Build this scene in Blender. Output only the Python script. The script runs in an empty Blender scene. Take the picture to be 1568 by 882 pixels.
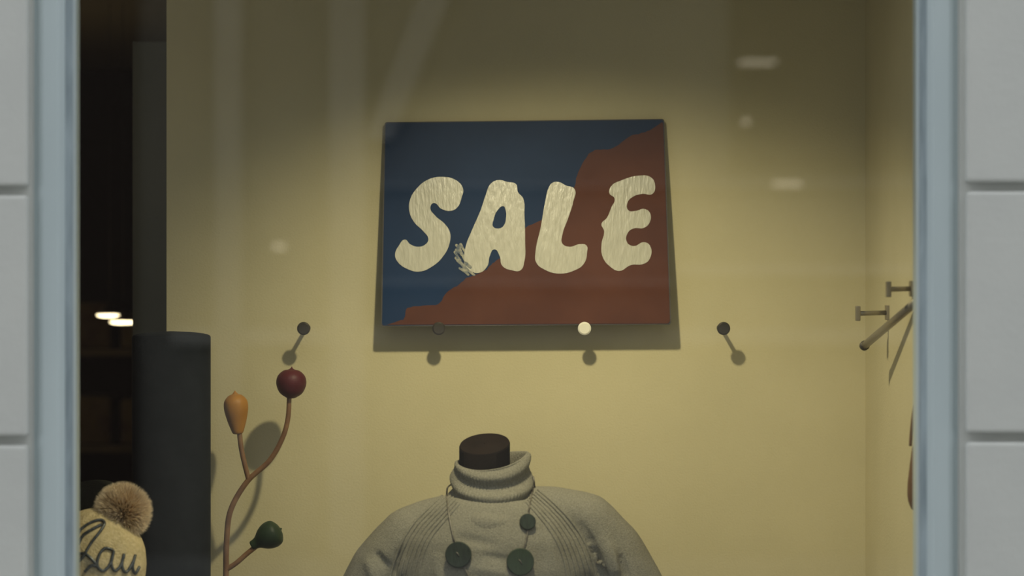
import bpy, bmesh, math, random, time
from mathutils import Vector, Matrix, noise
from mathutils.bvhtree import BVHTree
random.seed(4)
S = bpy.context.scene
S.view_settings.view_transform = 'Standard'
CAMZ, DIST, F = 1.55, 4.0, 4000.0

def at(u, v, y):
    """photo measurement (1568-wide frame) + real depth behind the window plane -> world metres"""
    k = (DIST + y) / F
    return Vector(((u - 784) * k, y, CAMZ - (v - 441) * k))

# ---------------------------------------------------------------- materials
def mat(name, col, rough=0.6, metal=0.0, col2=None, nscale=20, bump=0.0, bscale=200, stretch=(1,1,1), coat=0.0, spec=0.5, detail=4, emis=None, estr=0, crough=.12):
    m = bpy.data.materials.new(name); m.use_nodes = True
    nt = m.node_tree; b = nt.nodes['Principled BSDF']
    b.inputs['Base Color'].default_value = (*col, 1)
    b.inputs['Roughness'].default_value = rough
    b.inputs['Metallic'].default_value = metal
    b.inputs['Specular IOR Level'].default_value = spec
    b.inputs['Coat Weight'].default_value = coat
    b.inputs['Coat Roughness'].default_value = crough
    if emis:
        b.inputs['Emission Color'].default_value = (*emis, 1); b.inputs['Emission Strength'].default_value = estr
    tc = nt.nodes.new('ShaderNodeTexCoord'); mp = nt.nodes.new('ShaderNodeMapping')
    mp.inputs['Scale'].default_value = stretch
    nt.links.new(tc.outputs['Object'], mp.inputs[0])
    if col2:
        n = nt.nodes.new('ShaderNodeTexNoise'); n.inputs['Scale'].default_value = nscale; n.inputs['Detail'].default_value = detail
        nt.links.new(mp.outputs[0], n.inputs['Vector'])
        r = nt.nodes.new('ShaderNodeValToRGB')
        r.color_ramp.elements[0].position = .35; r.color_ramp.elements[1].position = .65
        r.color_ramp.elements[0].color = (*col, 1); r.color_ramp.elements[1].color = (*col2, 1)
        nt.links.new(n.outputs['Fac'], r.inputs[0]); nt.links.new(r.outputs[0], b.inputs['Base Color'])
    if bump:
        n2 = nt.nodes.new('ShaderNodeTexNoise'); n2.inputs['Scale'].default_value = bscale; n2.inputs['Detail'].default_value = 3
        nt.links.new(mp.outputs[0], n2.inputs['Vector'])
        bp = nt.nodes.new('ShaderNodeBump'); bp.inputs['Strength'].default_value = bump; bp.inputs['Distance'].default_value = .003
        nt.links.new(n2.outputs['Fac'], bp.inputs['Height']); nt.links.new(bp.outputs[0], b.inputs['Normal'])
        nt.links.new(bp.outputs[0], b.inputs['Coat Normal'])
    return m

M_wall = mat('cream_wall_paint', (.60,.54,.335), .85, col2=(.64,.575,.36), nscale=5, bump=.2, bscale=260, spec=.2)
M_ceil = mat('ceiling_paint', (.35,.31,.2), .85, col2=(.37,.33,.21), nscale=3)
M_floor = mat('floor_wood', (.22,.15,.08), .5, col2=(.28,.19,.1), nscale=8, stretch=(1,12,1))
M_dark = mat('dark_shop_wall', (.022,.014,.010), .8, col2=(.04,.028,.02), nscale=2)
M_slate = mat('slate_panel_paint', (.20,.21,.185), .8, col2=(.23,.24,.215), nscale=5, bump=.1, spec=.2)
M_column = mat('anthracite_felt', (.010,.0125,.016), .9, col2=(.013,.016,.020), nscale=30, bump=.1, bscale=400, spec=.10)
M_facade = mat('painted_render', (.62,.635,.61), .8, col2=(.65,.665,.635), nscale=9, bump=.25, bscale=90)
M_frame = mat('pale_blue_paint', (.51,.60,.625), .5, col2=(.57,.66,.68), nscale=9, bump=.15, bscale=60, stretch=(1,1,.15))
M_frame2 = mat('worn_blue_paint', (.24,.30,.33), .6, col2=(.38,.46,.50), nscale=40, bump=.3, bscale=60, stretch=(1,1,.2))
M_pave = mat('paving', (.22,.22,.21), .8, col2=(.3,.3,.28), nscale=3, bump=.3, bscale=40)
M_navy = mat('navy_paint', (.007,.026,.074), .55, col2=(.009,.032,.090), nscale=7, spec=.12)
M_red = mat('russet_paint', (.090,.031,.019), .6, col2=(.112,.040,.024), nscale=9, spec=.12)
M_letter = mat('brushed_cream_paint', (.50,.48,.375), .30, col2=(.58,.56,.445), nscale=160, bump=.30, bscale=230, stretch=(1,1,.18), spec=1.0, coat=1.0, crough=.24)
M_smear = mat('smeared_cream_paint', (.10,.13,.17), .5, col2=(.42,.40,.30), nscale=130, spec=.2)
M_edge = mat('board_edge', (.05,.045,.035), .6, col2=(.07,.06,.05))
M_peg = mat('dark_steel', (.05,.045,.035), .4, metal=.6, col2=(.07,.06,.045))
M_peglit = mat('cap_painted_bright', (.88,.84,.70), .3, col2=(.95,.92,.78))  # cream base colour paints in the bright shine of one cap
M_chrome = mat('brushed_steel', (.30,.27,.21), .4, metal=.7, col2=(.36,.32,.25))
M_sweater = mat('wool_knit', (.20,.19,.148), .95, col2=(.285,.27,.215), nscale=420, bump=.7, bscale=600, spec=.08)
M_neck = mat('black_felt', (.008,.006,.005), .85, col2=(.013,.009,.007), bump=.2, spec=.08)
M_necktop = mat('neck_cap_wood', (.012,.008,.006), .8, col2=(.018,.012,.009), nscale=30, spec=.08)
M_cord = mat('waxed_cord', (.03,.026,.02), .4, col2=(.2,.18,.14), nscale=60)
M_disc = mat('dark_stained_wood', (.012,.018,.012), .5, col2=(.022,.034,.022), nscale=60, stretch=(4,1,.6), bump=.3, spec=.3)
M_disc2 = mat('green_stained_wood', (.018,.030,.016), .5, col2=(.028,.048,.024), nscale=60, stretch=(4,1,.6), bump=.3, spec=.3)
M_twig = mat('copper_brown_wood', (.17,.085,.04), .4, col2=(.26,.14,.065), nscale=40, coat=.2)
M_maroon = mat('maroon_lacquer', (.070,.010,.014), .5, col2=(.095,.015,.018), bump=.1, spec=.3)
M_ochre = mat('ochre_lacquer', (.36,.16,.026), .5, col2=(.43,.20,.036), nscale=30, bump=.1, spec=.3)
M_green = mat('bottle_green_lacquer', (.014,.030,.012), .5, col2=(.022,.044,.016), bump=.1, spec=.3)
M_hat = mat('cream_wool', (.58,.47,.25), .95, col2=(.70,.58,.34), nscale=160, bump=.8, bscale=300, spec=.1)
M_hat2 = mat('dark_green_wool', (.02,.024,.014), .95, col2=(.03,.034,.02), bump=.8, bscale=200)
M_bead = mat('gunmetal_beads', (.03,.038,.042), .25, metal=.4, col2=(.12,.13,.13), nscale=300)
M_brown = mat('brown_leather', (.12,.06,.03), .5, col2=(.16,.085,.04), nscale=30)
M_stone = mat('old_stone', (.18,.17,.15), .85, col2=(.21,.20,.175), nscale=1)
M_stone2 = mat('pale_stone', (.32,.31,.285), .85, col2=(.38,.37,.34), nscale=1)
M_blackwin = mat('dark_shutter', (.045,.032,.025), .7, col2=(.055,.038,.03))
M_lamp = mat('lamp_glow', (1,.85,.6), .5, emis=(1,.82,.5), estr=5)
M_glint = mat('glint_glow', (1,.9,.7), .5, emis=(1,.88,.65), estr=1.1)  # emission for the added boxes that make glints in the glass
M_shelf = mat('shelf_brown', (.06,.04,.018), .7, col2=(.08,.055,.025))
M_folded = mat('folded_knits', (.12,.09,.035), .9, col2=(.05,.025,.015), nscale=9)

M_fur = bpy.data.materials.new('faux_fur'); M_fur.use_nodes = True
_b = M_fur.node_tree.nodes['Principled BSDF']; _a = M_fur.node_tree.nodes.new('ShaderNodeAttribute'); _a.attribute_name = 'fur'
M_fur.node_tree.links.new(_a.outputs['Color'], _b.inputs['Base Color']); _b.inputs['Roughness'].default_value = .8

M_glass = bpy.data.materials.new('window_glass'); M_glass.use_nodes = True
nt = M_glass.node_tree; nt.nodes.clear()
o = nt.nodes.new('ShaderNodeOutputMaterial'); mx = nt.nodes.new('ShaderNodeMixShader')
tr = nt.nodes.new('ShaderNodeBsdfTransparent'); gl = nt.nodes.new('ShaderNodeBsdfGlossy'); gl.inputs['Roughness'].default_value = 0.0
fr = nt.nodes.new('ShaderNodeFresnel'); fr.inputs['IOR'].default_value = 1.5
mm = nt.nodes.new('ShaderNodeMath'); mm.operation = 'MULTIPLY'; mm.inputs[1].default_value = 3.2
tr.inputs['Color'].default_value = (.95,.97,.95,1)
nt.links.new(fr.outputs[0], mm.inputs[0]); nt.links.new(mm.outputs[0], mx.inputs[0])
nt.links.new(tr.outputs[0], mx.inputs[1]); nt.links.new(gl.outputs[0], mx.inputs[2]); nt.links.new(mx.outputs[0], o.inputs[0])

# ---------------------------------------------------------------- helpers
def mesh_obj(name, verts, faces, m, parent=None, smooth=False):
    me = bpy.data.meshes.new(name); me.from_pydata([tuple(v) for v in verts], [], faces); me.update()
    bm = bmesh.new(); bm.from_mesh(me); bmesh.ops.recalc_face_normals(bm, faces=bm.faces); bm.to_mesh(me); bm.free()
    ob = bpy.data.objects.new(name, me); S.collection.objects.link(ob); me.materials.append(m)
    if smooth: me.polygons.foreach_set('use_smooth', [True]*len(me.polygons))
    if parent: ob.parent = parent
    return ob
def empty(name, loc=(0,0,0)):
    e = bpy.data.objects.new(name, None); e.empty_display_size = .05; S.collection.objects.link(e); return e
def box(name, a, b, m, parent=None, bevel=0):
    bm = bmesh.new(); bmesh.ops.create_cube(bm, size=1)
    for v in bm.verts:
        v.co = Vector([a[i] + (v.co[i]+.5)*(b[i]-a[i]) for i in range(3)])
    if bevel: bmesh.ops.bevel(bm, geom=bm.edges[:], offset=bevel, segments=3, affect='EDGES', profile=.5)
    me = bpy.data.meshes.new(name); bm.to_mesh(me); bm.free(); me.materials.append(m)
    ob = bpy.data.objects.new(name, me); S.collection.objects.link(ob)
    if parent: ob.parent = parent
    return ob
def crom(pts, n=8):
    P = [Vector(p) for p in pts]; out = []
    for i in range(len(P)-1):
        p0 = P[max(i-1,0)]; p1 = P[i]; p2 = P[i+1]; p3 = P[min(i+2,len(P)-1)]
        for k in range(n):
            t = k/n
            out.append(.5*((2*p1)+(p2-p0)*t+(2*p0-5*p1+4*p2-p3)*t*t+(3*p1-p0-3*p2+p3)*t**3))
    out.append(P[-1]); return out
def tube_data(pts, rads, seg=12, base=0, caps=True):
    n = len(pts)
    if not isinstance(rads, (list, tuple)): rads = [rads]*n
    V=[];Fc=[]
    up = None
    for i,p in enumerate(pts):
        t = (pts[min(i+1,n-1)]-pts[max(i-1,0)]).normalized()
        if up is None:
            up = Vector((0,-1,0)) if abs(t.y)<.9 else Vector((0,0,1))
        up = (up - t*up.dot(t)).normalized(); s = t.cross(up)
        for k in range(seg):
            a = 2*math.pi*k/seg
            V.append(p + (up*math.cos(a)+s*math.sin(a))*rads[i])
    for i in range(n-1):
        for k in range(seg):
            a=base+i*seg+k; b=base+i*seg+(k+1)%seg
            Fc.append((a,b,b+seg,a+seg))
    if caps:
        Fc.append(tuple(base+k for k in range(seg))[::-1]); Fc.append(tuple(base+(n-1)*seg+k for k in range(seg)))
    return V,Fc
def tube(name, pts, rads, m, parent=None, seg=12):
    V,Fc = tube_data([Vector(p) for p in pts], rads, seg); return mesh_obj(name, V, Fc, m, parent, True)
def multi_tube(name, lines, r, m, parent=None, seg=8):
    V=[];Fc=[]
    for l in lines:
        a,b = tube_data(l, r, seg, len(V)); V+=a; Fc+=b
    return mesh_obj(name, V, Fc, m, parent, True)
def lathe(name, prof, origin, axis, m, parent=None, seg=40, smooth=True):
    axis = Vector(axis).normalized(); q = Vector((0,0,1)).rotation_difference(axis)
    V=[];Fc=[]; n=len(prof)
    for r,h in prof:
        for k in range(seg):
            a=2*math.pi*k/seg
            V.append(Vector(origin)+q@Vector((r*math.cos(a), r*math.sin(a), h)))
    for i in range(n-1):
        for k in range(seg):
            a=i*seg+k;b=i*seg+(k+1)%seg; Fc.append((a,b,b+seg,a+seg))
    Fc.append(tuple(range(seg))); Fc.append(tuple((n-1)*seg+k for k in range(seg)))
    return mesh_obj(name,V,Fc,m,parent,smooth)
def sharp(ob, ang=35):
    me=ob.data
    bm=bmesh.new(); bm.from_mesh(me)
    for e in bm.edges:
        if len(e.link_faces)==2 and e.calc_face_angle(0)>math.radians(ang): e.smooth=False
    bm.to_mesh(me); bm.free()

# ---------------------------------------------------------------- room shell
ZF, ZC = 0.30, 2.27
XR = 0.663; YB = 0.90
box('wall_back', (-.648,YB,ZF), (XR+.08,YB+.10,ZC), M_wall)
box('wall_right', (XR,.06,ZF), (XR+.08,YB,ZC), M_wall)
box('ceiling', (-2.6,.06,ZC), (XR+.08,4.6,ZC+.08), M_ceil)
box('floor', (-2.6,.06,ZF-.1), (XR+.08,4.6,ZF), M_floor)
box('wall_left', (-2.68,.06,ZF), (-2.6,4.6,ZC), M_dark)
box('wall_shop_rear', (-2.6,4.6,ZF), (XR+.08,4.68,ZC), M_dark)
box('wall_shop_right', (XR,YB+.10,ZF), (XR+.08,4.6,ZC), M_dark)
px0 = at(205,0,1.3).x
box('slate_partition_panel', (px0,1.28,ZF), (px0+.25,1.32,at(0,65,1.3).z), M_slate, bevel=.002)

# ---------------------------------------------------------------- facade
G_L = [1.697+.378*k for k in (1,0,-1,-2,-3)]
G_R = [1.703+.379*k for k in (1,0,-1,-2,-3)]
def rusticated(name, x0, x1, grooves):
    e = empty(name)
    zs = [0]+sorted(grooves)+[2.75]
    g=.0068
    box('backing',(x0,-.032,0),(x1,.06,2.75),M_facade,e)
    for i in range(len(zs)-1):
        a=zs[i]+(g if i else 0); b=zs[i+1]-(g if i<len(zs)-2 else 0)
        box('course_%d'%i,(x0,-.056,a),(x1,-.03,b),M_facade,e,bevel=.006)
    return e
rusticated('wall_facade_left', -2.6, at(42,0,-.05).x, G_L)
rusticated('wall_facade_right', at(1480,0,-.05).x, 2.2, G_R)
XL0, XR0 = at(112,0,0).x, at(1407,0,0).x
def casing(name, x_in, s, outer):
    w = abs(outer-x_in)
    prof = [(0,.06),(0,.0),(.004,-.010),(.010,-.014),(.014,-.028),(.018,-.034),(.040,-.036),(.047,-.032),(.050,-.024),(.055,-.024),(.058,-.030),(w,-.030),(w,.06)]
    V=[];Fc=[];n=len(prof)
    for z in (.30,2.45):
        for p,y in prof: V.append((x_in+s*p,y,z))
    for i in range(n):
        j=(i+1)%n; Fc.append((i,j,n+j,n+i))
    Fc.append(tuple(range(n))); Fc.append(tuple(range(n,2*n)))
    ob = mesh_obj(name,V,Fc,M_frame)
    ob.data.materials.append(M_frame2); ob.data.materials.append(M_facade)
    for p in ob.data.polygons:
        if p.index in (1,2): p.material_index = 1
        if p.index in (9,10,11): p.material_index = 2
    return ob
casing('trim_left', XL0, -1, at(42,0,-.05).x)
casing('trim_right', XR0, 1, at(1480,0,-.05).x)
win = empty('window_1')
box('sill',(XL0,-.06,.30),(XR0,.06,.36),M_frame,win,.004)
box('head',(XL0,-.03,2.38),(XR0,.06,2.45),M_frame,win,.003)
mesh_obj('pane',[(XL0,.03,.36),(XR0,.03,.36),(XR0,.03,2.38),(XL0,.03,2.38)],[(0,1,2,3)],M_glass,win)
box('wall_facade_base',(at(42,0,-.05).x,-.05,0),(at(1480,0,-.05).x,.06,.30),M_facade)
box('wall_facade_lintel',(at(42,0,-.05).x,-.05,2.45),(at(1480,0,-.05).x,.06,2.75),M_facade)
box('ground',(-9,-14,-.1),(9,.06,0),M_pave)

opp = empty('building_across_street')  # unseen building opposite; relief laid out for reflected streaks in the glass
YO=-11
box('facade',(-9,YO-.5,0),(9,YO,6.5),M_stone,opp)
def ox(u): return (u-784)*15/4000
def oz(v): return CAMZ+(441-v)*15/4000
box('doorway',(ox(105),YO,0),(ox(208),YO+.05,3.6),M_blackwin,opp)
for a,b in ((330,372),(505,560)):
    box('pilaster',(ox(a),YO,0),(ox(b),YO+.15,6.5),M_stone2,opp,.02)
bx=[(ox(560),oz(215)),(ox(600),oz(215)),(ox(700),oz(-30)),(ox(650),oz(-30))]
mesh_obj('slanted_streak_slab',[(x,YO+d,z) for d in (0,.12) for x,z in bx],[(0,1,2,3),(4,5,6,7),(0,1,5,4),(1,2,6,5),(2,3,7,6),(3,0,4,7)],M_stone2,opp)  # slab added to give a slanted bright reflection in the glass
box('string_course',(ox(1035),YO,oz(425)),(ox(1600),YO+.12,oz(405)),M_stone2,opp,.02)
box('string_course_thin',(ox(560),YO,oz(287)),(ox(1600),YO+.1,oz(281)),M_stone2,opp,.005)
box('string_course_mid',(ox(575),YO,oz(438)),(ox(1035),YO+.1,oz(428)),M_stone2,opp,.01)
box('window_dark',(ox(1120),YO,oz(260)),(ox(1400),YO+.04,oz(-80)),M_blackwin,opp)
box('plinth',(ox(262),YO,oz(530)),(ox(1700),YO+.12,oz(503)),M_stone2,opp,.02)
for u,v,w_,h_ in ((1158,98,28,3),(1203,283,22,4),(430,378,9,5),(1140,188,5,4)):
    box('glint_box',(ox(u-w_),YO+.1,oz(v+h_)),(ox(u+w_),YO+.2,oz(v-h_)),M_glint,opp,.01)  # added glowing boxes, reflected as small glints in the window glass

# ---------------------------------------------------------------- sign
def sign_map(u,v,off):
    t=(v-184)/315.0
    y=.886+(.845-.886)*t
    p=at(u,v,y); nrm=Vector((0,-1,.11)).normalized()
    return p+nrm*off
def flat_shape(name, outline, m, parent, off, thick, holes=(), smooth=True):
    cu=bpy.data.curves.new(name,'CURVE'); cu.dimensions='2D'; cu.fill_mode='BOTH'; cu.resolution_u=6
    for pts in [outline]+list(holes):
        sp=cu.splines.new('BEZIER' if smooth else 'POLY')
        if smooth:
            sp.bezier_points.add(len(pts)-1)
            for bp,p in zip(sp.bezier_points,pts):
                bp.co=(p[0]/1000,p[1]/1000,0); bp.handle_left_type=bp.handle_right_type='AUTO'
        else:
            sp.points.add(len(pts)-1)
            for q,p in zip(sp.points,pts): q.co=(p[0]/1000,p[1]/1000,0,1)
        sp.use_cyclic_u=True
    cu.extrude=.5
    tmp=bpy.data.objects.new('tmp',cu); S.collection.objects.link(tmp)
    bpy.context.view_layer.update()
    me0=tmp.evaluated_get(bpy.context.evaluated_depsgraph_get()).to_mesh()
    V=[sign_map(v.co.x*1000,v.co.y*1000,off+(thick if v.co.z>0 else 0)) for v in me0.vertices]
    Fc=[tuple(p.vertices) for p in me0.polygons]
    bpy.data.objects.remove(tmp)
    return mesh_obj(name,V,Fc,m,parent)
def rrect(c,r=4,n=4):
    out=[]
    for i,p in enumerate(c):
        p=Vector(p);a=(Vector(c[i-1])-p).normalized();b=(Vector(c[(i+1)%4])-p).normalized()
        for k in range(n+1):
            t=k/n; out.append(tuple(p+a*r*(1-t)**2+b*r*t**2))
    return out
sign=empty('sale_sign')
flat_shape('board',rrect([(589,187),(1017,182),(1028,497),(583,500)]),M_edge,sign,-.006,.006,smooth=False)
flat_shape('navy_ground',rrect([(590.5,188.5),(1015.5,183.5),(1026,495.5),(585,498.5)]),M_navy,sign,.0001,.0003,smooth=False)
bd=[(592,497.5),(612,491),(619,487),(624,472),(648,468),(671,466),(684,448),(703,436),(714,426),(742,415),(754,404),(768,393),(780,372),(800,352),(824,339),(842,330),(862,314),(878,290),(885,264),(897,242),(911,230),(933,229),(948,221),(964,209),(986,203),(999,197),(1014,187)]
rag=[]
bdc=[(p.x,p.y) for p in crom([(a,b,0) for a,b in bd],5)]
for i,p in enumerate(bdc):
    j=.7 if 3<i<len(bdc)-6 else 0
    rag.append((p[0]+random.uniform(-j,j),p[1]+random.uniform(-j,j)))
rag+=[(1015.3,190),(1025.8,492),(1023,495.3)]
flat_shape('russet_field',rag,M_red,sign,.0006,.0003,smooth=False)
Sx=[(709,289),(707,302),(700,318),(690,323),(676,320),(664,311),(659,318),(667,331),(680,342),(689,356),(688,374),(679,392),(662,408),(642,416),(624,412),(609,401),(605,390),(611,376),(620,367),(628,374),(640,378),(652,374),(656,366),(648,354),(634,340),(627,324),(628,306),(638,289),(656,275),(678,271),(698,276)]
Ax=[(762,276),(778,279),(790,282),(793,294),(801,304),(803,330),(804,368),(803,400),(797,414),(784,414),(769,407),(765,392),(757,382),(750,392),(746,408),(733,418),(717,412),(711,398),(713,378),(723,352),(736,322),(744,298),(751,282)]
Ah=[(771,316),(762,322),(756,336),(755,347),(764,350),(771,346),(775,332),(774,321)]
Lx=[(846,280),(856,279),(866,284),(880,290),(878,308),(870,334),(861,360),(861,373),(872,378),(888,374),(898,376),(899,386),(894,404),(880,414),(856,419),(834,413),(821,402),(820,386),(828,348),(835,308),(840,288)]
Ex=[(937,284),(950,277),(980,269),(997,272),(1003,284),(999,297),(984,297),(970,301),(961,310),(962,322),(974,323),(986,320),(995,326),(995,340),(986,349),(970,350),(961,357),(960,371),(970,377),(986,371),(995,376),(995,396),(986,404),(966,406),(948,415),(935,409),(923,394),(921,374),(925,354),(921,343),(929,334),(936,318),(941,304),(933,296)]
flat_shape('letter_s',Sx,M_letter,sign,.0010,.0006)
flat_shape('letter_a',Ax,M_letter,sign,.0010,.0006,[Ah])
flat_shape('letter_l',Lx,M_letter,sign,.0010,.0006)
flat_shape('letter_e',Ex,M_letter,sign,.0010,.0006)
for i in range(18):
    cx=random.uniform(699,722);cy=random.uniform(374,422);ln=random.uniform(5,11);wd=random.uniform(1.0,2.6);an=random.uniform(.5,1.3)
    d=Vector((math.cos(an),math.sin(an)));n_=Vector((-d.y,d.x));c=Vector((cx,cy))
    flat_shape('paint_smear_%d'%i,[tuple(c-d*ln),tuple(c+n_*wd),tuple(c+d*ln*.8),tuple(c-n_*wd)],M_smear,sign,.0010+.00002*i,.0003)

# ---------------------------------------------------------------- wall pegs
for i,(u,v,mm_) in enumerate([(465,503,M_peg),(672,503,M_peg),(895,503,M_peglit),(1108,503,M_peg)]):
    e=empty('wall_peg')
    p=at(u,v,.838)
    tube('stem',[(p.x,.841,p.z),(p.x,.90,p.z)],.0036,M_peg,e)
    o_=lathe('cap',[(.0005,-.0035),(.0095,-.0035),(.0122,-.0015),(.0122,.0015),(.0095,.0035),(.0005,.0035)],p,(0,-1,0),mm_,e); sharp(o_)
    o_=lathe('base_plate',[(.0005,0),(.008,0),(.008,.002),(.0005,.002)],(p.x,.90,p.z),(0,-1,0),M_peg,e); sharp(o_)

# ---------------------------------------------------------------- column
c=at(262.5,508,.65); R=.0695
col=lathe('display_column',[(.001,c.z+.001),(R*.5,c.z-.0003),(R*.8,c.z-.0028),(R*.93,c.z-.005),(R*.985,c.z-.007),(R,c.z-.010),(R,ZF+.05),(R+.004,ZF+.045),(R+.004,ZF),(.001,ZF)],(c.x,.65,0),(0,0,1),M_column,seg=96); sharp(col)

# ---------------------------------------------------------------- decorative branch
br=empty('decorative_berry_branch')
yb=.79
def A(u,v,y=yb): return at(u,v,y)
main=crom([A(346,1180),A(344,1000),A(346,882),A(347,830),A(353,782),A(378,738),A(412,706),A(432,672),A(441,640),A(443,603)],10)
n=len(main); tube('main_stem',main,[.0058-.0014*i/n for i in range(n)],M_twig,br)
s2=crom([A(381,736),A(374,708),A(369,684),A(366,655)],8); tube('upper_twig',s2,.0047,M_twig,br)
s3=crom([A(347,872),A(362,862),A(378,848),A(392,837)],8); tube('lower_twig',s3,.0047,M_twig,br)
s4=crom([A(345,990),A(330,960),A(318,935),A(312,925)],8); tube('small_twig',s4,.0045,M_twig,br)
k=4.79/4000
def smoothprof(pr,n=5):
    return [(max(p.x,.0002),p.y) for p in crom([(a,b,0) for a,b in pr],n)]
lathe('maroon_berry',smoothprof([(4*k,-24*k),(9*k,-22*k),(18*k,-15*k),(23*k,-2*k),(21*k,10*k),(13*k,18*k),(6*k,20*k),(2*k,22*k),(.3*k,25*k)]),A(446,586),(.03,0,1),M_maroon,br)
lathe('ochre_bud',smoothprof([(4*k,-33*k),(8*k,-31*k),(11.5*k,-22*k),(15.5*k,-9*k),(18.5*k,6*k),(17.5*k,18*k),(11*k,26*k),(4.5*k,29*k),(.4*k,34*k)]),A(362,632),(-.07,0,1),M_ochre,br)
lathe('green_bud',smoothprof([(4*k,-30*k),(7*k,-29*k),(9*k,-20*k),(17*k,-9*k),(21*k,3*k),(19*k,14*k),(10*k,20*k),(3*k,21.5*k),(.4*k,24*k)]),A(411,821),(.86,0,.5),M_green,br)
lathe('grey_bud',smoothprof([(4*k,-30*k),(9*k,-20*k),(17*k,-6*k),(19*k,6*k),(14*k,16*k),(4*k,20*k),(.4*k,24*k)]),A(305,925),(-.3,0,1),M_green,br)
pb=A(346,1180)
o_=lathe('pot',[(.001,ZF),(.05,ZF),(.062,ZF+.10),(.064,pb.z+.01),(.058,pb.z+.01),(.056,pb.z-.01),(.001,pb.z-.01)],(pb.x,yb,0),(0,0,1),M_column,br); sharp(o_)

# ---------------------------------------------------------------- mannequin
man=empty('mannequin_in_turtleneck_sweater')
X0=at(752,0,.5).x; Y0=.50
def loft_rings(rings,seg=48):
    V=[];Fc=[]
    for z,cx,a,b in rings:
        for q in range(seg):
            t=2*math.pi*q/seg; V.append(Vector((X0+cx+a*math.cos(t),Y0+b*math.sin(t),z)))
    for i in range(len(rings)-1):
        for q in range(seg):
            A_=i*seg+q;B_=i*seg+(q+1)%seg;Fc.append((A_,B_,B_+seg,A_+seg))
    Fc.append(tuple(range(seg))[::-1]);Fc.append(tuple((len(rings)-1)*seg+q for q in range(seg)))
    return V,Fc
V,Fc=loft_rings([(.60,0,.175,.12),(.64,0,.18,.125),(.78,0,.172,.122),(.90,0,.165,.118),(1.0,.004,.172,.122),(1.07,.006,.178,.122),(1.12,.008,.172,.112),(1.15,.008,.15,.10),(1.175,.008,.12,.085),(1.19,.006,.085,.072)])
def add(pts,rads,seg=24):
    pts=crom(pts,6)
    rr=[];m_=len(rads)-1
    for i in range(len(pts)):
        t=i/6;j=min(int(t),m_-1);rr.append(rads[j]*(1-(t-j))+rads[j+1]*(t-j))
    d0=(pts[0]-pts[1]).normalized();d1=(pts[-1]-pts[-2]).normalized();r0=rr[0];r1=rr[-1]
    pre=[pts[0]+d0*r0*math.sin(a) for a in (1.45,1.1,.7,.35)];prr=[r0*math.cos(a) for a in (1.45,1.1,.7,.35)]
    post=[pts[-1]+d1*r1*math.sin(a) for a in (.35,.7,1.1,1.45)];por=[r1*math.cos(a) for a in (.35,.7,1.1,1.45)]
    a,b=tube_data(pre+pts+post,prr+rr+por,seg,len(V));V.extend(a);Fc.extend(b)
W=lambda x,z,y=0:Vector((X0+x,Y0+y,z))
add([W(-.145,1.108),W(-.185,1.058),W(-.235,.96),W(-.268,.84,-.01),(W(-.275,.66,-.03))],[.059,.060,.056,.050,.042])
add([W(.160,1.137),W(.210,1.078),W(.268,.97),W(.302,.84,-.01),(W(.306,.66,-.03))],[.061,.063,.058,.050,.042])
add([W(-.02,1.135),W(-.075,1.138),W(-.14,1.118)],[.058,.055,.056])
add([W(.02,1.140),W(.08,1.153),W(.155,1.143)],[.060,.056,.058])
raw=mesh_obj('raw',V,Fc,M_sweater)
md=raw.modifiers.new('r','REMESH');md.mode='VOXEL';md.voxel_size=.005
md=raw.modifiers.new('s','SMOOTH');md.iterations=10;md.factor=.6
bpy.context.view_layer.update()
ev=raw.evaluated_get(bpy.context.evaluated_depsgraph_get());bme=bpy.data.meshes.new_from_object(ev)
bpy.data.objects.remove(raw)
def seg_d(p,a,b):
    ab=b-a;t=max(0,min(1,(p-a).dot(ab)/ab.length_squared));return (p-(a+ab*t)).length,t
def L2(u1,v1,u2,v2):
    a=at(u1,v1,.42);b=at(u2,v2,.42);return Vector((a.x,a.z)),Vector((b.x,b.z))
folds=[(L2(592,900,612,842),-.011,.007),(L2(574,850,600,880),-.007,.006),(L2(560,862,580,905),.006,.008),(L2(603,900,622,850),.006,.007),
       (L2(925,890,905,835),-.013,.008),(L2(905,835,885,800),-.007,.008),(L2(945,880,930,830),.008,.009),(L2(960,890,950,850),-.008,.006),(L2(905,890,890,845),.007,.007),
       (L2(705,822,760,832),-.004,.007),(L2(740,848,790,856),-.004,.006),(L2(725,866,780,876),.003,.007),(L2(845,815,850,900),.003,.010),(L2(670,850,672,920),.004,.009)]
for v in bme.vertices:
    if v.co.z<.98: continue
    no=v.normal; d=0
    if no.y<.3:
        p=Vector((v.co.x,v.co.z))
        for (a,b),h,w in folds:
            q,t=seg_d(p,a,b)
            if q<w*3: d+=h*math.exp(-(q/w)**2)*(math.sin(math.pi*min(1,.15+t*.85))**.5 if 0<t<1 else .3)
    d+=.0032*noise.noise(v.co*15)+.0006*noise.noise(v.co*45)
    v.co=v.co+no*d
bme.update()
bme.polygons.foreach_set('use_smooth',[True]*len(bme.polygons))
body=bpy.data.objects.new('sweater_body',bme);S.collection.objects.link(body);body.parent=man
bme.materials.clear();bme.materials.append(M_sweater)
bvh=BVHTree.FromPolygons([v.co.copy() for v in bme.vertices],[tuple(p.vertices) for p in bme.polygons])
def onto(u,v,off=0.001,yg=.40,tree=None):
    p=at(u,v,yg); d=(p-Vector((0,-DIST,CAMZ))).normalized()
    h=(tree or bvh).ray_cast(Vector((0,-DIST,CAMZ)),d)
    if h[0] is None: return None,None
    return h[0]+h[1]*off,h[1]
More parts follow.
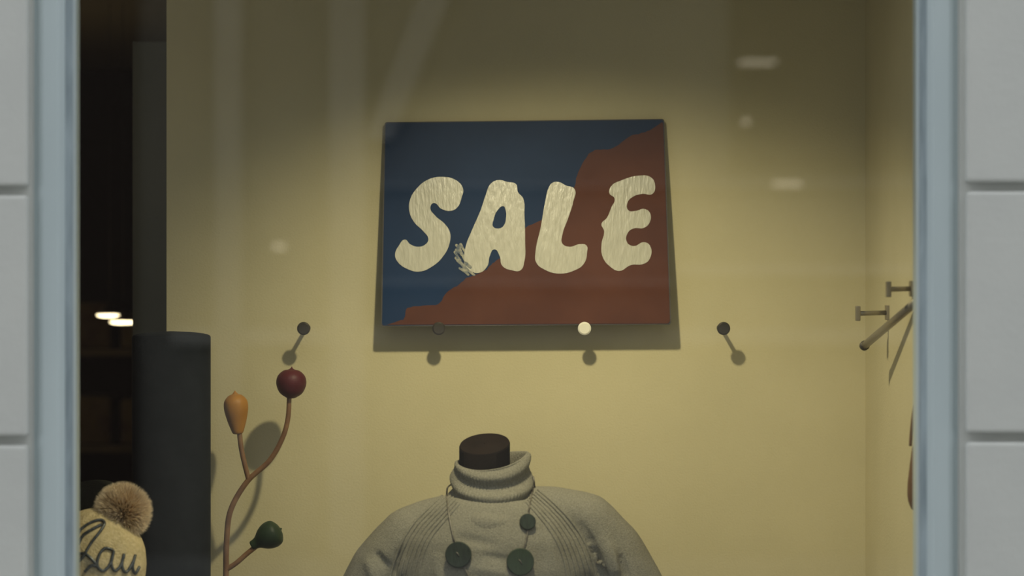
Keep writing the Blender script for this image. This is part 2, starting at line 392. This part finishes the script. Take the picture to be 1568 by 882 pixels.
def ribs(path,count,sp):
    lines=[]
    for j in range(count):
        o_=(j-(count-1)/2)*sp
        P=crom([(a,b,0) for a,b in path],10);pts=[]
        for i,p in enumerate(P):
            t=(P[min(i+1,len(P)-1)]-P[max(i-1,0)]).normalized();n_=Vector((-t.y,t.x,0))
            w=.55+.45*i/len(P)
            q=p+n_*o_*w; h,_=onto(q.x,q.y,.0002)
            if h: pts.append(h)
        for _ in range(3):
            pts=[pts[0]]+[(pts[i-1]+pts[i]*2+pts[i+1])/4 for i in range(1,len(pts)-1)]+[pts[-1]]
        if len(pts)>3: lines.append(pts)
    return lines
rl=ribs([(694,762),(672,785),(645,815),(628,850),(618,890),(612,940)],7,8)+ribs([(815,760),(838,782),(860,808),(878,840),(890,880),(896,930)],7,8)
multi_tube('raglan_ribs',rl,.0023,M_sweater,man,8)
seg=288
cp=[(1.118,.112,.104),(1.135,.102,.1045),(1.150,.092,.1015),(1.163,.083,.094),(1.175,.077,.085),(1.186,.0735,.0775),(1.197,.0725,.073),(1.206,.071,.070),(1.216,.0685,.067),(1.226,.0675,.066),(1.238,.0675,.066),(1.250,.0665,.065),(1.258,.0645,.063),(1.262,.0615,.061),(1.259,.0585,.059),(1.250,.057,.057),(1.21,.053,.054),(1.17,.053,.054)]
cp2=crom([Vector(c_) for c_ in cp],4)
V=[];Fc=[]
for i,c_ in enumerate(cp2):
    z,a,b=c_; f=max(0,min(1,(z-1.17)/.09))
    g=max(0,min(1,(z-1.12)/.05))
    for q in range(seg):
        t=2*math.pi*q/seg
        rib=1+.010*math.cos(72*t)*(.4 if i>52 else g)
        x=a*rib*math.cos(t);y=b*rib*math.sin(t)
        front=max(0,-math.sin(t))
        dz=-.020*f*front**1.5+.006*f*math.cos(t)-.004*f*(math.cos(t)<0)*abs(math.cos(t))
        wv=.0050*math.sin((z+.012*math.cos(t*1.0+1)+.014*front)*150)*(1-abs(f-.4)*.9)*g*(1 if i<50 else .2)
        V.append(Vector((X0-.001+.002*f+x*(1+wv/a),Y0+y*(1+wv/b),z+dz)))
n=len(cp2)
for i in range(n-1):
    for q in range(seg):
        A_=i*seg+q;B_=i*seg+(q+1)%seg;Fc.append((A_,B_,B_+seg,A_+seg))
col_=mesh_obj('turtleneck_collar',V,Fc,M_sweater,man,True)
cbvh=BVHTree.FromPolygons([v.co.copy() for v in col_.data.vertices],[tuple(p.vertices) for p in col_.data.polygons])
nc=at(742,679,.5); V=[];Fc=[];seg=96
nrm=Vector((-.08,-.36,1)).normalized()
rings=[(1.10,.045,0),(1.20,.0438,0),(0,.0438,-.003),(0,.0425,-.0005),(0,.041,0),(0,.001,0.0)]
for z,r,o_ in rings:
    for q in range(seg):
        t=2*math.pi*q/seg;x=r*math.cos(t);y=r*math.sin(t)
        zz=z if z else nc.z+o_-(nrm.x*x+nrm.y*y)/nrm.z
        V.append(Vector((nc.x+x+(0 if z!=1.10 else .004),Y0+y,zz)))
for i in range(len(rings)-1):
    for q in range(seg):
        A_=i*seg+q;B_=i*seg+(q+1)%seg;Fc.append((A_,B_,B_+seg,A_+seg))
Fc.append(tuple(range(seg)))
nk=mesh_obj('neck_block',V,Fc,M_neck,man,True);nk.data.materials.append(M_necktop)
for p in nk.data.polygons:
    if abs(p.normal.z)>.7 and p.center.z>1.2: p.material_index=1
sharp(nk,25)
tube('cuff_1',[W(-.275,.66,-.03),W(-.276,.60,-.033)],[.040,.037],M_sweater,man,40)
tube('cuff_2',[W(.306,.66,-.03),W(.307,.60,-.033)],[.040,.037],M_sweater,man,40)
tube('stand_pole',[W(0,.62),W(0,ZF+.01)],.014,M_chrome,man,24)
o_=lathe('stand_base',[(.001,ZF),(.14,ZF),(.14,ZF+.008),(.13,ZF+.014),(.02,ZF+.02),(.001,ZF+.02)],(X0,Y0,0),(0,0,1),M_chrome,man,64);sharp(o_)

# ---------------------------------------------------------------- necklace
nl=empty('wooden_disc_necklace')
def strand(pts,off=.002):
    out=[]
    for p in crom([(a,b,0) for a,b in pts],6):
        h1,_=onto(p.x,p.y,off); h2,_=onto(p.x,p.y,off,tree=cbvh)
        c_=[h for h in (h1,h2) if h]
        if c_: out.append(min(c_,key=lambda h:h.y))
    for _ in range(2):
        out=[out[0]]+[(out[i-1]+out[i]*2+out[i+1])/4 for i in range(1,len(out)-1)]+[out[-1]]
    return out
lines=[strand([(688,738),(684,752),(686,775),(690,800),(696,830)]),
       strand([(815,730),(817,745),(812,768),(808,790)]),
       strand([(808,808),(806,825),(800,845)]),strand([(710,866),(716,878),(724,900),(735,925)]),strand([(795,878),(788,905),(770,930),(735,945)])]
multi_tube('cord',lines,.0015,M_cord,nl,8)
back=[]
for i in range(25):
    t=math.pi*i/24
    back.append(Vector((X0+.0755*math.cos(t)*1.0,Y0-.01+.080*math.sin(t),1.205+.012*math.sin(t))))
multi_tube('cord_back',[[lines[1][0]]+back+[lines[0][0]]],.0015,M_cord,nl,8)
def disc(name,u,v,r,m):
    cs=[c_ for c_ in (onto(u,v,.004),onto(u,v,.004,tree=cbvh)) if c_[0]]
    h,nr=min(cs,key=lambda c_:c_[0].y)
    nr=(nr+Vector((0,-1.5,.2))).normalized()
    o_=lathe(name,[(.0003,-.003),(r*.92,-.003),(r,-.0015),(r,.0015),(r*.93,.003),(.0003,.003)],h+nr*.002,nr,m,nl,48);sharp(o_)
    q=Vector((0,0,1));side=nr.cross(q).normalized();up=side.cross(nr)
    if r>.015:
        c0=h+nr*.0055
        tube(name+'_stitch',[c0+up*r*.18+side*r*.12,c0+up*r*.05,c0-up*r*.16-side*r*.08],.0009,M_cord,nl,8)
disc('disc_large_1',703,850,.0222,M_disc)
disc('disc_small',807,801,.0138,M_disc)
disc('disc_large_2',796,861,.0232,M_disc2)
disc('disc_large_3',735,938,.0222,M_disc2)

# ---------------------------------------------------------------- bobble hat
hat=empty('bobble_hat')
hc=at(143,882,.42); ax=Vector((.22,-.05,1)).normalized(); q=Vector((0,0,1)).rotation_difference(ax)
V=[];Fc=[];seg=240;R=.086;H=.116
prof=[]
for i in range(30):
    t=math.pi/2*i/29; prof.append((R*math.cos(t)**.85 if i<29 else .0005,H*math.sin(t)))
prof=[(R*.94,-.055),(R*1.05,-.055),(R*1.08,-.045),(R*1.08,-.016),(R*1.04,-.010),(R*1.0,-.008)]+prof
for r,h in prof:
    for s in range(seg):
        t=2*math.pi*s/seg
        rr=r*(1+.006*abs(math.cos(20*t)))+.003*noise.noise(Vector((math.cos(t)*3,math.sin(t)*3,h*40)))
        V.append(hc+q@Vector((rr*math.cos(t),rr*math.sin(t),h)))
for i in range(len(prof)-1):
    for s in range(seg):
        A_=i*seg+s;B_=i*seg+(s+1)%seg;Fc.append((A_,B_,B_+seg,A_+seg))
kn=mesh_obj('knitted_crown',V,Fc,M_hat,hat,True)
hb=BVHTree.FromPolygons([v.co.copy() for v in kn.data.vertices],[tuple(p.vertices) for p in kn.data.polygons])
def script(pts):
    out=[]
    for p in crom([(a,b,0) for a,b in pts],5):
        h,_=onto(p.x,p.y,.0018,tree=hb)
        if h: out.append(h)
    return out
sl=[script([(117,828),(124,812),(140,801),(154,797),(160,803),(152,816),(138,834),(128,852),(120,860),(119,850),(130,848),(144,860),(152,872)]),
    script([(172,842),(160,840),(152,850),(149,866),(158,874),(169,862),(174,843),(170,862),(175,874),(184,866),(189,850)]),
    script([(189,848),(186,866),(192,876),(202,862),(206,850),(202,868),(206,878),(212,868)]),
    script([(121,834),(128,820),(143,810),(155,804)]),
    script([(130,876),(140,866),(150,868)])]
multi_tube('beaded_script',[l for l in sl if len(l)>2],.0026,M_bead,hat,8)
pc=at(188,783,.42);RP=.0515
V=[];Fc=[];C=[]
for i in range(8000):
    d=Vector((random.gauss(0,1),random.gauss(0,1),random.gauss(0,1))).normalized()
    cl=noise.noise(d*5)*.25
    dd=(d+Vector((random.gauss(0,1),random.gauss(0,1),random.gauss(0,1)))*.12+Vector((noise.noise(d*4),noise.noise(d*4+Vector((9,0,0))),noise.noise(d*4+Vector((0,9,0)))))*.35).normalized()
    r1=RP*(.93+.10*random.random()+.12*cl)
    a=pc+d*RP*.35; b=pc+dd*r1; mid=a.lerp(b,.6)+Vector((0,0,-.001))
    s=d.orthogonal().normalized();t_=d.cross(s)
    base=len(V);w=.0008
    for cpt,ww in ((a,w),(mid,w)):
        for g in range(3):
            an=2*math.pi*g/3;V.append(cpt+(s*math.cos(an)+t_*math.sin(an))*ww)
    V.append(b)
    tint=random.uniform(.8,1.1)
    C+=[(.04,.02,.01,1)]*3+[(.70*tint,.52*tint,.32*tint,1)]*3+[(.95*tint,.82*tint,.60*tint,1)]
    for g in range(3):
        g2=(g+1)%3;Fc.append((base+g,base+g2,base+3+g2,base+3+g));Fc.append((base+3+g,base+3+g2,base+6))
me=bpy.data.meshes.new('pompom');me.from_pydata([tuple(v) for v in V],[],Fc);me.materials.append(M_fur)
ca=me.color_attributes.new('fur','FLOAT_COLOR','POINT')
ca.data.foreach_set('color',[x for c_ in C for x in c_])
po=bpy.data.objects.new('pompom',me);S.collection.objects.link(po);po.parent=hat
tube('stand_rod',[hc+Vector((0,0,.03)),Vector((hc.x,hc.y,ZF+.01))],.012,M_peg,hat,20)
o_=lathe('stand_foot',[(.001,ZF),(.07,ZF),(.07,ZF+.01),(.001,ZF+.014)],(hc.x,hc.y,0),(0,0,1),M_peg,hat,48)
h2=empty('dark_beanie'); c2=at(148,790,.95)
pr=[(.068,-.06),(.074,-.055),(.074,-.02),(.07,-.018)]+[(.07*math.cos(t*math.pi/40)**.8 if t<20 else .0005,.068*math.sin(t*math.pi/40)) for t in range(0,21)]
lathe('knitted_crown',pr,c2,(0,0,1),M_hat2,h2,64)
tube('stand_rod',[c2,Vector((c2.x,c2.y,ZF))],.012,M_peg,h2,20)

# ---------------------------------------------------------------- shop interior beyond the partition
for (u,v) in ((168,482),(188,492.5)):
    e=empty('pendant_lamp'); p=at(u,v,2.6)
    o_=lathe('shade',[(.001,.030),(.008,.028),(.030,.006),(.031,.003),(.029,.003),(.007,.024),(.001,.025)],p,(0,.0,1),M_blackwin,e,40)
    lathe('diffuser',smoothprof([(.0005,-.006),(.018,-.0055),(.029,-.003),(.0325,0),(.030,.002),(.0005,.003)],3),p+Vector((0,0,-.001)),(0,0,1),M_lamp,e,40)
    tube('cable',[p+Vector((0,0,.028)),Vector((p.x,p.y,ZC))],.0008,M_blackwin,e,6)
sh=empty('shop_shelving'); 
for j in range(4):
    z=.55+.27*j
    box('shelf_%d'%j,(-1.75,3.3,z),(-.95,3.65,z+.02),M_shelf,sh)
    for i in range(5):
        x=-1.72+.155*i; box('folded_knit_%d_%d'%(j,i),(x,3.33,z+.02),(x+.13,3.6,z+.02+random.uniform(.05,.16)),M_folded,sh,.012)
for x in (-1.77,-.95): box('upright',(x,3.3,ZF),(x+.02,3.65,1.62),M_shelf,sh)

# ---------------------------------------------------------------- hardware on right wall
def wall_hook(u,v,y,yw,name='wall_hook'):
    e=empty(name); p=at(u,v,y)
    tube('arm',[p,Vector((XR,yw,p.z+.001))],.0042,M_chrome,e,16)
    box('end_plate',(p.x-.004,p.y-.004,p.z-.013),(p.x+.004,p.y+.012,p.z+.013),M_chrome,e,.0015)
    box('wall_plate',(XR-.005,yw-.012,p.z-.012),(XR,yw+.012,p.z+.014),M_chrome,e,.001)
wall_hook(1314,480,.56,.60); wall_hook(1361,443,.28,.32)
e=empty('garment_rail_arm')
a=Vector((XR,.24,at(1407,466,.28).z+.01)); b=at(1324,529,.55)
tube('arm',[a,b],.0068,M_chrome,e,20)
d=(b-a).normalized()
o_=lathe('end_cap',[(.0005,-.002),(.0085,-.002),(.0085,.004),(.0005,.005)],b,d,M_peg,e,24)
box('wall_plate',(XR-.006,.215,a.z-.02),(XR,.265,a.z+.02),M_chrome,e,.001)
e=empty('hanging_leather_bag')
yy=.30
def bag(u,v): return at(u-2,v,yy)
tube('strap_1',crom([bag(1410,590),bag(1403,615),bag(1398,655),bag(1396,683)],6),.0026,M_brown,e)
tube('strap_2',crom([bag(1414,600),bag(1408,640),bag(1403,684)],6),.0026,M_brown,e)
V,Fc=tube_data(crom([bag(1414,684),bag(1411,720),bag(1409,750),bag(1410,772),bag(1416,784)],6),[.016,.0165,.017,.0172,.0175,.018,.018,.0185,.0185,.019,.019,.019,.019,.019,.019,.0185,.018,.017,.016,.015,.013,.010,.007,.004,.002],24)
mesh_obj('pouch',V,Fc,M_brown,e,True)
tube('peg',[bag(1412,592),Vector((XR,yy,bag(1412,592).z))],.003,M_chrome,e)

# ---------------------------------------------------------------- lights
sl_=bpy.data.lights.new('spot','SPOT');sl_.energy=47;sl_.color=(1,.875,.56);sl_.spot_size=math.radians(114);sl_.spot_blend=1;sl_.shadow_soft_size=.025
so=bpy.data.objects.new('display_spotlight',sl_);S.collection.objects.link(so);so.location=(0,.09,2.15)
so.rotation_euler=(Vector((0.06,.37,-.93))).to_track_quat('-Z','Y').to_euler()
e=empty('ceiling_spot_fitting'); 
o_=lathe('canopy',[(.001,2.19),(.03,2.19),(.03,ZC),(.001,ZC)],(0,.09,0),(0,0,1),M_peg,e,32)
def point(name,loc,en,col=(1,.75,.4),r=.05):
    pl=bpy.data.lights.new(name,'POINT');pl.energy=en;pl.color=col;pl.shadow_soft_size=r
    q=bpy.data.objects.new(name,pl);S.collection.objects.link(q);q.location=loc
point('shop_glow',(-1.35,2.6,1.40),1.2)
point('panel_fill_light',(-1.15,.62,1.95),.9,(1,.9,.7))  # added fill light for the slate panel and hat; no fitting here

w=bpy.data.worlds.new('World');S.world=w;w.use_nodes=True
bg=w.node_tree.nodes['Background'];bg.inputs[0].default_value=(.95,.98,1.0,1);bg.inputs[1].default_value=1.0

# ---------------------------------------------------------------- camera
cd=bpy.data.cameras.new('cam');cd.lens=36*F/1568;cd.sensor_width=36
cam=bpy.data.objects.new('camera',cd);S.collection.objects.link(cam);cam.location=(0,-DIST,CAMZ);cam.rotation_euler=(math.pi/2,0,0)
cd.dof.use_dof=True;cd.dof.focus_distance=4.72;cd.dof.aperture_fstop=2.6
S.camera=cam
